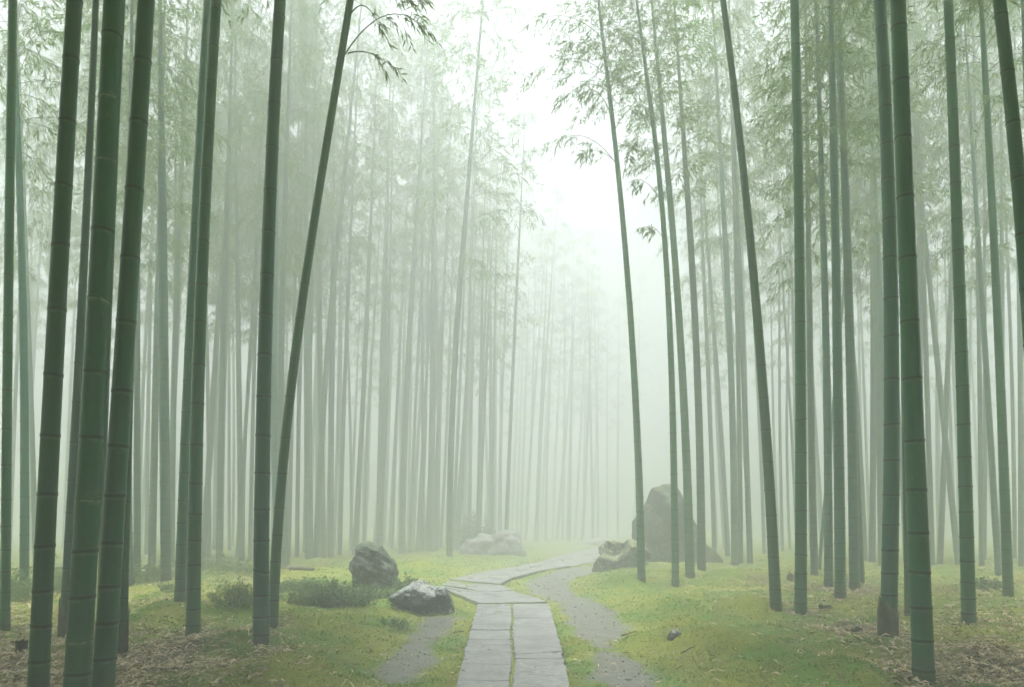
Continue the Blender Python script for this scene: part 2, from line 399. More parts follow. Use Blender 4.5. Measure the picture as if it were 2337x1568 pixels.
# ------------------------------------------------------------------ stone path
def slab(g, c, tone, th=.16, sub=(9, 8)):
    rk = np.random.default_rng(int(abs(np.array(c, float).sum() * 7919)) % 2 ** 31)
    if sub == (9, 8) and rk.random() < .22:                   # some slabs are cracked across
        c = [np.array(p, float) for p in c]; a, b = rk.uniform(.3, .7, 2); q = .006
        m0, m1 = c[0] + (c[3] - c[0]) * a, c[1] + (c[2] - c[1]) * b; e = (c[3] - c[0]) / np.linalg.norm(c[3] - c[0]) * q
        slab(g, [c[0], c[1], m1 - e, m0 - e], tone, th, (9, 6)); slab(g, [m0 + e, m1 + e, c[2], c[3]], tone + .1, th, (9, 6)); return
    """c: four corners in order (near left, near right, far right, far left)"""
    c = np.array(c, float); ctr = c.mean(0)
    r_ = np.random.default_rng(int(abs(c.sum() * 1e4)) % 2 ** 31)
    nu, nv = sub
    u = np.linspace(0, 1, nu + 1); v = np.linspace(0, 1, nv + 1)
    U, Vv = np.meshgrid(u, v)
    P = ((1 - U)[..., None] * (1 - Vv)[..., None] * c[0] + U[..., None] * (1 - Vv)[..., None] * c[1] + U[..., None] * Vv[..., None] * c[2] + (1 - U)[..., None] * Vv[..., None] * c[3])
    edge = (U < 1e-6) | (U > 1 - 1e-6) | (Vv < 1e-6) | (Vv > 1 - 1e-6)
    jit = (np.stack([fbm(P[..., 0] * 9, P[..., 1] * 9, 61), fbm(P[..., 0] * 9, P[..., 1] * 9, 62)], -1) - .5) * .045
    P = P + np.where(edge[..., None], jit, 0)
    tilt = r_.normal(0, .006, 2); base = PATH_Z + r_.normal(0, .006)
    z = base + (P[..., 0] - ctr[0]) * tilt[0] + (P[..., 1] - ctr[1]) * tilt[1] + (fbm(P[..., 0] * 5, P[..., 1] * 5, 63) - .5) * .012
    d = P - ctr; L = np.linalg.norm(d, axis=-1, keepdims=True) + 1e-9
    rings = []
    ring_i = list(range(0, nu)) ; 
    idx = np.arange((nu + 1) * (nv + 1)).reshape(nv + 1, nu + 1)
    loop = list(idx[0, :-1]) + list(idx[:-1, -1]) + list(idx[-1, :0:-1]) + list(idx[:0:-1, 0])
    top = np.concatenate([P.reshape(-1, 2), z.reshape(-1, 1)], 1)
    lp = top[loop]; dl = (d / L).reshape(-1, 2)[loop]
    r1 = lp + np.concatenate([dl * .010, np.full((len(loop), 1), -.010)], 1)
    r2 = lp + np.concatenate([dl * .012, np.full((len(loop), 1), -th)], 1)
    V = np.concatenate([top, r1, r2]); n0 = len(top); m = len(loop)
    Q = np.stack([idx[:-1, :-1], idx[:-1, 1:], idx[1:, 1:], idx[1:, :-1]], -1).reshape(-1, 4).tolist()
    for i in range(m):
        j = (i + 1) % m
        Q.append([loop[j], loop[i], n0 + i, n0 + j]); Q.append([n0 + j, n0 + i, n0 + m + i, n0 + m + j])
    A = np.zeros((len(V), 3)); A[:, 0] = tone
    A[n0:n0 + m, 1] = .25; A[n0 + m:, 1] = 1.0
    g.add(V, Q, A=A)

def lerp(a, b, t): return (a[0] + (b[0] - a[0]) * t, a[1] + (b[1] - a[1]) * t)
def at_y(pts, y):
    for a, b in zip(pts[:-1], pts[1:]):
        if a[1] <= y <= b[1]: return lerp(a, b, (y - a[1]) / (b[1] - a[1] + 1e-9))
    return pts[0] if y < pts[0][1] else pts[-1]
g = Geo(); rp = np.random.default_rng(5)
ytop = low_l[-1][1] - .03; y0 = 2.2
GAP = .018
ypx = lambda v: on_plane(1168, v)[1]
rows_l = [y0, 3.0, 3.8, 4.7, ypx(1553), ypx(1517), ypx(1486), ypx(1458), ypx(1437), ypx(1416), ypx(1397), ytop]
rows_r = [y0, 3.3, 4.2, 5.0, ypx(1570), ypx(1538), ypx(1501), ypx(1478), ypx(1452), ypx(1430), ypx(1409), ypx(1390), ytop]
far_l = lambda y: at_y([(low_l[0][0] + .0, 1.0)] + low_l, y); far_r = lambda y: at_y([(low_r[0][0], 1.0)] + low_r, y)
mid = lambda y: (.002 + .016 * math.sin(y * 1.9), y)
for rows, L_, R_, gl, gr in ((rows_l, far_l, mid, 0, .022), (rows_r, mid, far_r, .022, 0)):
    for a, b in zip(rows[:-1], rows[1:]):
        t0, t1 = rp.normal(0, .06, 2)
        c = [L_(a), R_(a), R_(b), L_(b)]
        c = [(c[0][0] + gl, a + GAP + t0 * .3), (c[1][0] - gr, a + GAP), (c[2][0] - gr, b - GAP), (c[3][0] + gl, b - GAP + t1 * .3)]
        slab(g, c, rp.random())
def quad_px(pts): slab(g, [on_plane(*p) for p in pts], rp.random(), .2)
# the crooked junction
quad_px([(1092, 1375), (1166, 1374), (1140, 1361), (1034, 1349.5)])
quad_px([(1168, 1374), (1249, 1372.5), (1216, 1361.2), (1143, 1362)])
quad_px([(1144, 1361), (1214, 1360), (1172, 1348), (1095, 1349.5)])
quad_px([(1032, 1348.6), (1136, 1360), (1092, 1348), (1008, 1335)])
quad_px([(1010, 1334), (1064, 1342), (1062, 1333.5), (1026, 1322)])
quad_px([(1068, 1342.5), (1092, 1348.4), (1170, 1346.6), (1143, 1334.5)])
quad_px([(1066, 1341.5), (1140, 1333.8), (1118, 1333.3), (1066, 1333)])
# the two column stretch that winds off into the mist
def strip(Lp, Rp, nrows, ncol):
    ts = np.linspace(0, 1, nrows + 1)
    def along(P, t):
        P = np.array(P); s = np.r_[0, np.cumsum(np.linalg.norm(np.diff(P, axis=0), axis=1))]
        return np.array([np.interp(t * s[-1], s, P[:, 0]), np.interp(t * s[-1], s, P[:, 1])])
    for a, b in zip(ts[:-1], ts[1:]):
        sp = [0] + sorted((np.arange(1, ncol) / ncol + rp.normal(0, .06, ncol - 1)).tolist()) + [1]
        for s0, s1 in zip(sp[:-1], sp[1:]):
            l0, r0, l1, r1 = along(Lp, a), along(Rp, a), along(Lp, b), along(Rp, b)
            c = [l0 + (r0 - l0) * s0, l0 + (r0 - l0) * s1, l1 + (r1 - l1) * s1, l1 + (r1 - l1) * s0]
            ctr = np.mean(c, 0); slab(g, [p + (ctr - p) / (np.linalg.norm(ctr - p) + 1e-9) * .02 for p in c], rp.random(), .2)
strip([on_plane(*p) for p in [(1027, 1321.3), (1080, 1309), (1150, 1297), (1236, 1280)]], [on_plane(*p) for p in [(1144, 1333), (1165, 1319), (1196, 1311), (1233, 1301)]], 5, 2)
strip([on_plane(*p) for p in [(1236, 1280), (1268, 1270), (1310, 1259), (1375, 1248), (1420, 1242)]], [on_plane(*p) for p in [(1233, 1301), (1310, 1289), (1362, 1279), (1408, 1268), (1450, 1259)]], 12, 2)
tag(link('stone_path', g.mesh('stone_path', [STONE], False)), 'winding path of worn grey stone slabs', None, None, 'structure')

# ------------------------------------------------------------------ leaves and crowns
def unit(a): return a / (np.linalg.norm(a, axis=-1, keepdims=True) + 1e-9)
def add_leaves(g, P, D, L, Wd, rg, mat=0, tone=None, flat=.0):
    n = len(P); D = unit(D)
    rv = rg.normal(size=(n, 3))
    if flat: rv = rv * (1 - flat) + np.array([0, 0, 1]) * flat
    S = unit(np.cross(D, rv))
    L = np.broadcast_to(L, n)[:, None]; Wd = np.broadcast_to(Wd, n)[:, None]
    up = np.cross(S, D)
    m = P + D * L * .42 + up * L * .03
    V = np.stack([P, m + S * Wd * .5, P + D * L + np.array([0, 0, -.12]) * L, m - S * Wd * .5], 1).reshape(-1, 3)
    Q = np.arange(4 * n).reshape(n, 4)
    A = np.zeros((4 * n, 3)); tn = rg.random(n) if tone is None else np.broadcast_to(tone, n)
    A[:, 0] = np.repeat(tn, 4)
    g.add(V, Q, A=A, mat=mat)

def add_tube(g, pts, rad, sides=5, mat=0, cap=True, A=None):
    pts = np.asarray(pts, float); n = len(pts); rad = np.broadcast_to(rad, n)
    t = unit(np.gradient(pts, axis=0))
    ref = np.array([0, 0, 1.0]) if abs(t[:, 2]).mean() < .8 else np.array([1.0, 0, 0])
    a = unit(np.cross(t, ref)); b = np.cross(t, a)
    th = np.arange(sides) * 2 * math.pi / sides
    V = pts[:, None] + rad[:, None, None] * (np.cos(th)[None, :, None] * a[:, None] + np.sin(th)[None, :, None] * b[:, None])
    i = np.arange(n * sides).reshape(n, sides)
    Q = np.stack([i[:-1], np.roll(i[:-1], -1, 1), np.roll(i[1:], -1, 1), i[1:]], -1).reshape(-1, 4)
    g.add(V.reshape(-1, 3), Q, mat=mat)

def add_spray(g, p0, az, L, rise, rg, leafn=7, twigs=10, leafL=.14, dens=1.0, droop=.55, stem=.007):
    """one bamboo side branch: a stem rising then drooping, twigs with hanging leaves"""
    t = np.linspace(0, 1, 9)
    hd = np.array([math.cos(az), math.sin(az), 0])
    C = p0 + hd * (L * t)[:, None] * math.cos(rise * .6) + np.array([0, 0, 1]) * (L * (math.sin(rise) * t - droop * t ** 2.2))[:, None]
    add_tube(g, C, np.linspace(stem, stem * .25, 9), 3, 1)
    nt = max(2, int(twigs * dens))
    ts = np.sort(rg.uniform(.22, 1, nt)); ts[-1] = 1.0
    lat = np.array([-hd[1], hd[0], 0])
    Ps, Ds = [], []
    for k_, s in enumerate(ts):
        b = np.array([np.interp(s, t, C[:, i]) for i in range(3)])
        tl = rg.uniform(.22, .48) * (1.15 - .5 * s)
        side = 1 if k_ % 2 else -1
        d = unit(hd * rg.uniform(.4, 1) + lat * side * rg.uniform(.3, .9) + np.array([0, 0, rg.uniform(-.25, .35)]))
        u = np.linspace(0, 1, 4)
        T = b + d * (tl * u)[:, None] + np.array([0, 0, -1]) * (tl * .5 * u ** 2)[:, None]
        add_tube(g, T, np.linspace(.0028, .0012, 4), 3, 1)
        n = max(3, int(rg.integers(leafn - 2, leafn + 3)))
        uu = rg.uniform(.35, 1, n)
        bp = np.stack([np.interp(uu, u, T[:, i]) for i in range(3)], 1)
        dd_ = d * rg.uniform(.3, 1.0, (n, 1)) + rg.normal(0, .45, (n, 3)) + np.array([0, 0, -1]) * rg.uniform(.15, .8, (n, 1))
        Ps.append(bp); Ds.append(dd_)
    Ps = np.concatenate(Ps); Ds = np.concatenate(Ds)
    add_leaves(g, Ps, Ds, leafL * rg.uniform(.6, 1.25, len(Ps)), leafL * .15 * rg.uniform(.8, 1.3, len(Ps)), rg)

def crown_proto(i, Hc, Rc, dens, gap=1.0):
    rg = np.random.default_rng(100 + i); g = Geo()
    z = 0.0; az = rg.uniform(0, 6.28)
    while z < Hc - .2:
        f = z / Hc
        prof = Rc * (.55 + .75 * f) if f < .35 else Rc * (1.0 - .62 * (f - .35) / .65) * .9
        for s in (0, 1):
            a = az + s * rg.uniform(.5, 1.3)
            if f < .12 and rg.random() < .45: continue
            add_spray(g, np.array([0, 0, z]), a, prof * rg.uniform(.7, 1.15), R(rg.uniform(25, 60)), rg, 8, 13, .15, dens, rg.uniform(.4, .75))
        az += math.pi + rg.normal(0, .5); z += rg.uniform(.22, .34) * gap
    for q in range(5):
        add_spray(g, np.array([0, 0, Hc - .3 + q * .05]), rg.uniform(0, 6.28), .8, R(55), rg, 8, 9, .14, dens)
    return g.mesh('crown', [LEAF, TWIG], False)
CROWNS = [crown_proto(i, 7.6 + .3 * (i % 3), 2.0 + .15 * (i % 4), 1.15) for i in range(8)]
AIRY = [crown_proto(20 + i, 7.6, 1.8 + .15 * i, .9, 2.1) for i in range(4)]

# ------------------------------------------------------------------ bamboo culms
TOPZ_LIMIT = 29.0
def fit_path(pts, Yd, z0):
    P = np.array([at_depth(u, v, Yd) for u, v in pts[1:]])
    zs = np.r_[z0, P[:, 2]]; return zs, P[:, 0]

def make_bamboo(label, pts, wb, wt_, mat='g', crown_at=None, total=None, group=None, sides=16, pale=0.0, sheath=False, node_len=.50, leafy=True, sc=1.0, airy=None):
    """pts: base pixel first, then points up the culm to its crossing of the frame's top edge"""
    base = on_ground(*pts[0], sink=.05)
    Yd = base[1]; rg = np.random.default_rng(int(pts[0][0] * 131 + pts[0][1] * 17 + pts[-1][0] * 7) % 2 ** 31)
    P = [np.array([base[0], base[2]])] + [at_depth(u, v, Yd)[[0, 2]] for u, v in pts[1:]]
    P = np.array(P); zs = P[:, 1] - base[2]; xs = P[:, 0] - base[0]
    ztop = zs[-1]
    if total is None: total = rg.uniform(14.5, 17.5) if Yd < 20 else rg.uniform(20.0, 26.0)
    total = max(total, min(ztop + 2.5, TOPZ_LIMIT)) if Yd < 20 else total
    total = min(total, TOPZ_LIMIT)
    if crown_at is None:
        if Yd < 11.5: crown_at = max(8.8, CAMZ + Yd * .80 + (1.2 if Yd < 8.5 else 0))
        elif Yd < 22: crown_at = rg.uniform(7.2, 9.0)
        else: crown_at = max(rg.uniform(8.0, 11.0), total - 14.0)
        total = max(total, crown_at + 7.5)
        total = min(total, TOPZ_LIMIT)
        crown_at = min(crown_at, total - 5.5)
    deg = min(len(zs) - 1, 3 if len(zs) > 4 else 2)
    w = np.ones(len(zs)); w[0] = 6
    cf = np.polyfit(zs, xs, deg, w=w) if deg > 0 else np.zeros(1)
    zl = min(ztop, crown_at)
    lean_y = rg.normal(0, .012)
    sl = np.polyval(np.polyder(cf), zl)
    def cx(z):
        z = np.asarray(z, float)
        return np.where(z <= zl, np.polyval(cf, np.minimum(z, zl)), np.polyval(cf, zl) + sl * (z - zl)) - float(np.polyval(cf, 0.0))
    def cy(z): return lean_y * np.asarray(z, float)
    dscale = Yd / math.hypot(Yd, base[0])          # a round culm off the axis looks wider through a flat picture plane
    rb, rt = wb / 2 * Yd / FPX, wt_ / 2 * Yd / FPX
    def rad(z):
        z = np.asarray(z, float)
        lo = rb + (rt - rb) * np.clip(z / ztop, 0, 1)
        r0 = rb + (rt - rb) * min(1.0, crown_at / ztop)
        hi = r0 + (.012 - r0) * np.clip((z - crown_at) / max(.5, total - crown_at), 0, 1)
        return np.where(z < min(crown_at, ztop), lo, np.minimum(lo, hi)) * (1 + .16 * np.exp(-z / .09))
    # nodes get further apart up the culm
    nodes = []; z = rg.uniform(.10, .2)
    while z < total - .2:
        nodes.append(z); s = node_len * (.34 + .66 * min(1, (z / 2.6)) ** .8) * rg.uniform(.9, 1.1)
        z += s if z < crown_at else .38
    near = Yd < 13
    rings = [(-.12, 1.0, 0, 0, 1.0, 0, 0)]
    last = 0.0
    for q, zn in enumerate(nodes):
        e = float(rad(zn)); e = min(.012, e * .16)
        ph, am = rg.uniform(0, 6.28), rg.normal(0, .06)
        scar = rg.random() < pale
        dirty = max(0.0, 1 - zn / .35)
        if near:
            rows = [(-3.4, 1.0, 0, .0), (-1.5, 1.0, .0, .3), (-.95, 1.02, .25, .9 if scar else .1), (-.6, 1.065, .9, .9 if scar else .0), (-.1, 1.03, 1.0, 0), (.35, 1.05, 1.0, 0), (.75, 1.06, .5, .05), (1.3, 1.02, 0, .10), (2.2, 1.0, 0, 0)]
        else:
            rows = [(-2.2, 1.0, 0, .2), (-.9, 1.05, .75, .1), (0, 1.02, 1.0, 0), (.7, 1.06, .8, 0), (1.1, 1.04, .2, .05), (2.0, 1.0, 0, 0)]
        if scar: rows = [(a, b, c * .25, max(d, .9 if -1 < a <= .1 else d)) for a, b, c, d in rows]
        zz = (last + zn) / 2
        rings.append((zz, 1.0, 0, 0, max(0, 1 - zz / .35), 0, 0))
        for a, b, c, d in rows: rings.append((zn + a * e, b, c, d, dirty, ph, am))
        last = zn
    rings.append((total, .6, 0, 0, 0, 0, 0))
    Rr = np.array(rings); n = sides
    th = np.arange(n) * 2 * math.pi / n
    zz = Rr[:, 0]; rr = rad(np.maximum(zz, 0)) * Rr[:, 1] * dscale
    jx = np.cumsum(rg.normal(0, .0007, len(zz)))
    Vx = (cx(zz) )[:, None] + rr[:, None] * np.cos(th)[None]
    Vy = cy(zz)[:, None] + rr[:, None] * np.sin(th)[None]
    Vz = zz[:, None] + (Rr[:, 6] * rr)[:, None] * np.sin(th[None] + Rr[:, 5][:, None])
    V = np.stack([Vx, Vy, Vz], -1).reshape(-1, 3)
    i = np.arange(len(zz) * n).reshape(len(zz), n)
    Q = np.stack([i[:-1], np.roll(i[:-1], -1, 1), np.roll(i[1:], -1, 1), i[1:]], -1).reshape(-1, 4)
    A = np.repeat(Rr[:, 2:5], n, 0)
    g = Geo(); g.add(V, Q, A=A)
    root = thing('bamboo', label, 'bamboo', tuple(base), group)
    link('culm', g.mesh('culm', [BAM[mat]]), root)
    if sheath:
        gs = Geo(); m = 20; tt = np.linspace(.1, 2 * math.pi * .93, m) + (2.2 if sheath == 1 else -.9)
        hh = np.interp(np.linspace(0, 1, m), [0, .15, .5, .85, 1], [.12, .34, .24, .2, .1]) * (1 + .1 * np.sin(np.arange(m) * 2.3))
        rows = []
        for f, flare in ((-.12, 1.10), (.25, 1.12), (.6, 1.13), (1.0, 1.16)):
            z_ = hh * f if f > 0 else np.full(m, -.1)
            r_ = rb * dscale * flare * 1.06
            rows.append(np.stack([cx(z_) + r_ * np.cos(tt), r_ * np.sin(tt) + cy(z_), z_ * 1.5], -1))
        V = np.array(rows); ii = np.arange(4 * m).reshape(4, m)
        gs.add(V.reshape(-1, 3), np.stack([ii[:-1, :-1], ii[:-1, 1:], ii[1:, 1:], ii[1:, :-1]], -1).reshape(-1, 4))
        so = link('sheath', gs.mesh('sheath', [SHEATH]), root); so['label'] = 'torn brown sheath around the foot'
        md = so.modifiers.new('thickness', 'SOLIDIFY'); md.thickness = .004
    if leafy:
        pool = AIRY if (Yd > 27 if airy is None else airy) else CROWNS
        c = link('crown', pool[int(rg.integers(len(pool)))], root)
        c.location = (float(cx(crown_at)), float(cy(crown_at)), crown_at)
        d = Vector((float(cx(crown_at + 1) - cx(crown_at)), lean_y, 1.0)).normalized()
        q = d.to_track_quat('Z', 'Y')
        from mathutils import Quaternion
        c.rotation_mode = 'QUATERNION'; c.rotation_quaternion = q @ Quaternion((0, 0, 1), rg.uniform(0, 6.28))
        hs = (total + .1 - crown_at) / 7.9
        if Yd < 8.5: sc *= 1.5
        c.scale = (sc, sc, hs)
    return dict(root=root, Y=Yd, base=base, cx=cx, cy=cy)

def side_branch(B, start, end, droop_px, rg, twigs=13, leafn=8, leafL=.15, toward=0.0):
    """a leafy branch that leaves the culm at pixel `start` and reaches pixel `end`"""
    a = at_depth(*start, B['Y']) - B['base']; e = at_depth(*end, B['Y'] + toward) - B['base']
    a[1] = float(B['cy'](a[2])); e[1] += 0
    L = np.linalg.norm(e - a); t = np.linspace(0, 1, 12)
    sag = droop_px * B['Y'] / FPX
    C = a + (e - a) * t[:, None] + np.array([0, 0, 1]) * (sag * 4 * t * (1 - t))[:, None]
    g = Geo(); add_tube(g, C, np.linspace(.010, .0025, 12), 5, 1)
    hd = unit(np.array([e[0] - a[0], e[1] - a[1], 0])); lat = np.array([-hd[1], hd[0], 0])
    Ps, Ds = [], []
    ts = np.r_[np.sort(rg.uniform(.34, .97, twigs)), 1.0]
    for k_, s in enumerate(ts):
        b = np.array([np.interp(s, t, C[:, i]) for i in range(3)]); tl = rg.uniform(.22, .5) * (1.1 - .4 * s) * min(1.2, L / 1.4)
        d = unit(hd * rg.uniform(.3, 1) + lat * (1 if k_ % 2 else -1) * rg.uniform(.1, .8) + np.array([0, 0, rg.uniform(-.4, .3)]))
        u = np.linspace(0, 1, 5)
        T = b + d * (tl * u)[:, None] + np.array([0, 0, -1]) * (tl * .7 * u ** 2)[:, None]
        add_tube(g, T, np.linspace(.003, .0013, 5), 3, 1)
        n = int(rg.integers(leafn - 2, leafn + 3)); uu = rg.uniform(.25, 1, n)
        Ps.append(np.stack([np.interp(uu, u, T[:, i]) for i in range(3)], 1))
        Ds.append(d * rg.uniform(.2, .9, (n, 1)) + rg.normal(0, .32, (n, 3)) + np.array([0, 0, -1]) * rg.uniform(.4, 1.1, (n, 1)))
    Ps = np.concatenate(Ps); Ds = np.concatenate(Ds)
    add_leaves(g, Ps, Ds, leafL * rg.uniform(.6, 1.2, len(Ps)), leafL * .16, rg)
    return link('branch', g.mesh('branch', [LEAF, TWIG], False), B['root'])

BB = {}
def bam(key, label, pts, wb, wt_, mat, **kw): BB[key] = make_bamboo(label, pts, wb, wt_, mat, **kw)

# ---- individually placed culms: left of the path
bam('B', 'thick dark green bamboo, first of the three massive near culms from the frame edge', [(86, 1598), (124, 785), (167, 0)], 51, 41, 'g', sides=24, node_len=.52)
bam('C', 'thickest bamboo, deep green with pale torn rings at several joints', [(172, 1620), (218, 785), (254, 0)], 64, 50, 'g', sides=24, pale=.42, node_len=.53)
bam('D', 'thick dark green bamboo pressed against the pale ringed thickest culm', [(233, 1602), (280, 785), (325, 0)], 54, 43, 'g', sides=24, pale=.08, node_len=.52)
bam('A', 'straight green bamboo cut by the frame edge, beside a low fern', [(12, 1437), (26, 600), (39, 0)], 25, 22, 'g')
bam('A2', 'curving paler bamboo close behind the culm at the left frame edge', [(55, 1360), (45, 782), (34, 480), (6, 0)], 24, 14, 'b')
bam('A3', 'slim hazy bamboo between the edge culms and the first massive culm', [(82, 1300), (66, 782), (50, 420), (30, 0)], 14, 9, 'o')
bam('C1', 'grey blue bamboo seen in the gap between the two outermost massive culms', [(146, 1452), (174, 782), (184, 430), (199, 0)], 26, 17, 'b', sheath=1)
bam('C2', 'pencil thin bamboo squeezed between the thickest culm and its neighbour', [(226, 1440), (246, 785), (264, 400), (281, 0)], 14, 7, 'o')
bam('E', 'short visible green culm with a torn brown sheath, tucked behind the massive trio', [(279, 1489), (288, 1000), (298, 700), (316, 0)], 23, 18, 'g', sheath=2)
bam('F3', 'thin grey green bamboo just beyond the torn brown sheath', [(295, 1335), (297, 1030), (306, 600), (332, 0)], 21, 12, 'o')
bam('F2', 'thin pale bamboo rising from bamboo grass behind the massive trio', [(313, 1313), (316, 782), (322, 300), (324, 0)], 18, 9, 'o')
bam('G0', 'thin bamboo hugging the pale straight culm on its outer side', [(346, 1302), (357, 782), (362, 400), (372, 0)], 19, 11, 'o')
bam('F', 'pale powdery straight bamboo standing clear of the massive trio', [(379, 1324), (375, 785), (368, 451), (366, 0)], 25, 21, 'b')
bam('G1', 'slim hazy bamboo leaning toward the path beside the pale powdery culm', [(392, 1290), (396, 782), (416, 380), (436, 0)], 15, 13, 'o')
bam('H', 'grey green bamboo nearly touching the stout culm on its path side', [(411, 1371), (434, 785), (449, 440), (475, 0)], 27, 19, 'b')
bam('I', 'stout straight green bamboo with dark joints, earth heaped at its foot', [(441, 1451), (457, 785), (468, 451), (496, 0)], 34, 25, 'g', node_len=.5)
bam('J', 'hazy slanting bamboo leaning strongly behind the stout green culm', [(464, 1275), (497, 782), (528, 400), (566, 0)], 14, 11, 'o')
bam('K', 'straight hazy bamboo next to the strongly slanting hazy culm', [(500, 1289), (511, 782), (526, 400), (546, 0)], 15, 10, 'o')
bam('L', 'narrow misty bamboo rising behind the low mound of ferns', [(550, 1281), (546, 782), (538, 450), (533, 0)], 14, 9, 'o')
bam('M', 'thick upright bamboo whose dark foot stands in moss by the slanting culm', [(596, 1469), (604, 785), (618, 380), (637, 0)], 38, 28, 'b', node_len=.5)
bam('N', 'dark bamboo slanting far toward the path with leafy sprays at its top', [(623, 1434), (632, 1190), (677, 782), (724, 426), (794, 0)], 25, 18, 'y', total=15, node_len=.52)
bam('M2', 'pale misty bamboo bending behind the thick upright culm', [(637, 1300), (630, 782), (650, 351), (684, 0)], 16, 13, 'b')
bam('O1', 'misty grey bamboo behind the dark slanting culm near the fallen log', [(653, 1294), (642, 782), (660, 350), (690, 100)], 19, 11, 'o')
bam('P', 'straight misty bamboo beyond the fallen log, first of a close row of four', [(704, 1276), (702, 782), (700, 400), (704, 0)], 16, 11, 'o')
bam('Q', 'hazy bamboo bowing across its neighbours toward the leafy haze', [(722, 1271), (755, 782), (785, 420), (829, 150)], 15, 10, 'y', total=26, sc=1.45, airy=False)
bam('R', 'straight hazy bamboo at the foot of the bowing hazy culm', [(739, 1272), (731, 782), (728, 400), (735, 0)], 14, 9, 'o')
bam('S', 'straight hazy bamboo last of the close row of four before the standing rock', [(755, 1271), (757, 782), (764, 300)], 14, 9, 'o')
bam('T', 'slender misty bamboo just left of the upright standing rock', [(809, 1266), (822, 1000), (836, 782), (850, 300)], 13, 9, 'o', total=25, sc=1.45, airy=False)
bam('V', 'broad misty bamboo growing directly behind the upright standing rock', [(866, 1256), (875, 782), (884, 500), (893, 200)], 18, 13, 'y', total=26, sc=1.45, airy=False)
bam('W', 'misty bamboo behind the flat wet rock, leaning a little to the path', [(917, 1263), (925, 900), (952, 500), (975, 200)], 16, 10, 'o', total=27, sc=1.45, airy=False)
bam('X', 'misty bamboo between the flat wet rock and the pale boulder', [(981, 1256), (987, 900), (990, 500), (988, 250)], 17, 10, 'o', total=27.5, sc=1.45, airy=False)
bam('Yy', 'tall lone misty bamboo in front of the pale boulder, leaning over the path', [(1026, 1269), (1041, 782), (1064, 480), (1131, 0)], 15, 11, 'o', total=29, crown_at=11.5, sc=1.9, airy=False)
# ---- individually placed culms: right of the path
bam('b', 'slender bamboo leaning over the path, nearest to the mossy small rock', [(1464, 1325), (1444, 785), (1413, 366), (1368, 0)], 19, 9, 'y', total=16.5, crown_at=11.2, node_len=.46, sc=.95)
bam('c', 'slender bamboo with a flared dark foot in front of the tall rock', [(1542, 1337), (1530, 785), (1517, 451), (1486, 250), (1450, 0)], 18, 9, 'y', crown_at=10.8, node_len=.46)
bam('d', 'bamboo covering the shoulder of the tall rock, crossing its neighbour higher up', [(1575, 1319), (1554, 785), (1533, 500), (1505, 200), (1480, 0)], 22, 10, 'y', crown_at=10.4)
bam('e', 'straight hazy bamboo just beside the low end of the tall rock', [(1601, 1301), (1587, 785), (1559, 300), (1528, 0)], 20, 10, 'o', crown_at=10.6)
bam('f', 'thin misty bamboo behind the low end of the tall rock', [(1631, 1270), (1616, 785), (1598, 551), (1570, 0)], 11, 7, 'o')
bam('g2', 'thin misty bamboo tilted left in the gap past the tall rock', [(1661, 1269), (1633, 785), (1600, 426), (1570, 150)], 12, 8, 'o')
bam('h', 'misty straight bamboo, nearer one of a close pair past the tall rock', [(1677, 1289), (1664, 785), (1645, 400), (1622, 120)], 17, 11, 'o')
bam('i', 'misty thin bamboo, farther one of a close pair past the tall rock', [(1691, 1286), (1687, 785), (1680, 400)], 11, 9, 'o')
bam('j', 'misty bamboo standing between the close pair and the slanting green culm', [(1712, 1284), (1695, 785), (1680, 400), (1672, 200)], 14, 10, 'o')
bam('k', 'clear green bamboo slanting left over the moss, dark at its foot', [(1771, 1389), (1732, 785), (1703, 376), (1654, 0)], 27, 15, 'y', node_len=.5)
bam('l', 'upright green bamboo beside the slanting green one, foot in leaf litter', [(1827, 1401), (1826, 785), (1820, 450), (1810, 0)], 29, 21, 'g')
bam('m', 'hazy bamboo close behind the upright green culm', [(1859, 1313), (1846, 1050), (1842, 600), (1830, 0)], 18, 11, 'o')
bam('n', 'thin bare reddish brown dead bamboo slanting behind other culms', [(1869, 1300), (1886, 1110), (1905, 900)], 9, 7, 'o', total=9.5, crown_at=9.0, leafy=False)
bam('o', 'straight green bamboo with pale joints, first of three standing close together', [(1891, 1338), (1882, 785), (1867, 225), (1852, 0)], 21, 12, 'b')
bam('p', 'stoutest of the three green bamboos standing close together', [(1918, 1362), (1909, 785), (1899, 225), (1892, 0)], 27, 16, 'b', node_len=.46)
bam('q', 'third of the three close green bamboos, brown scar on its shaft', [(1950, 1342), (1944, 785), (1936, 450), (1922, 0)], 25, 17, 'b')
bam('q2', 'thin bamboo half hidden behind the third of the close green trio', [(1967, 1331), (1951, 980), (1938, 600), (1915, 200)], 14, 9, 'o')
bam('r', 'pale grey bamboo in the bright gap behind the blue green sheathed culm', [(1990, 1282), (1996, 930), (1996, 500), (1990, 100)], 16, 10, 'o')
bam('s', 'knobbly grey green bamboo partly behind the blue green sheathed culm', [(2013, 1290), (2006, 785), (1998, 450), (1984, 0)], 19, 17, 'o', pale=.3)
bam('s2', 'slim bamboo crossing behind the top of the blue green sheathed culm', [(2022, 1300), (2018, 785), (2002, 300), (1973, 0)], 14, 9, 'o')
bam('t', 'blue green thick bamboo with torn brown sheath wrapped round its foot', [(2026, 1452), (2037, 785), (2030, 450), (2012, 0)], 41, 30, 'b', sides=20, sheath=1, node_len=.5)
bam('t2', 'thin bamboo peeking out between the sheathed culm and the nearest dark culm', [(2072, 1406), (2057, 900), (2050, 450), (2036, 0)], 16, 8, 'g')
bam('u', 'massive green bamboo standing in front, its whole foot visible in moss', [(2109, 1556), (2097, 1100), (2081, 785), (2060, 0)], 53, 39, 'g', sides=24, node_len=.56)
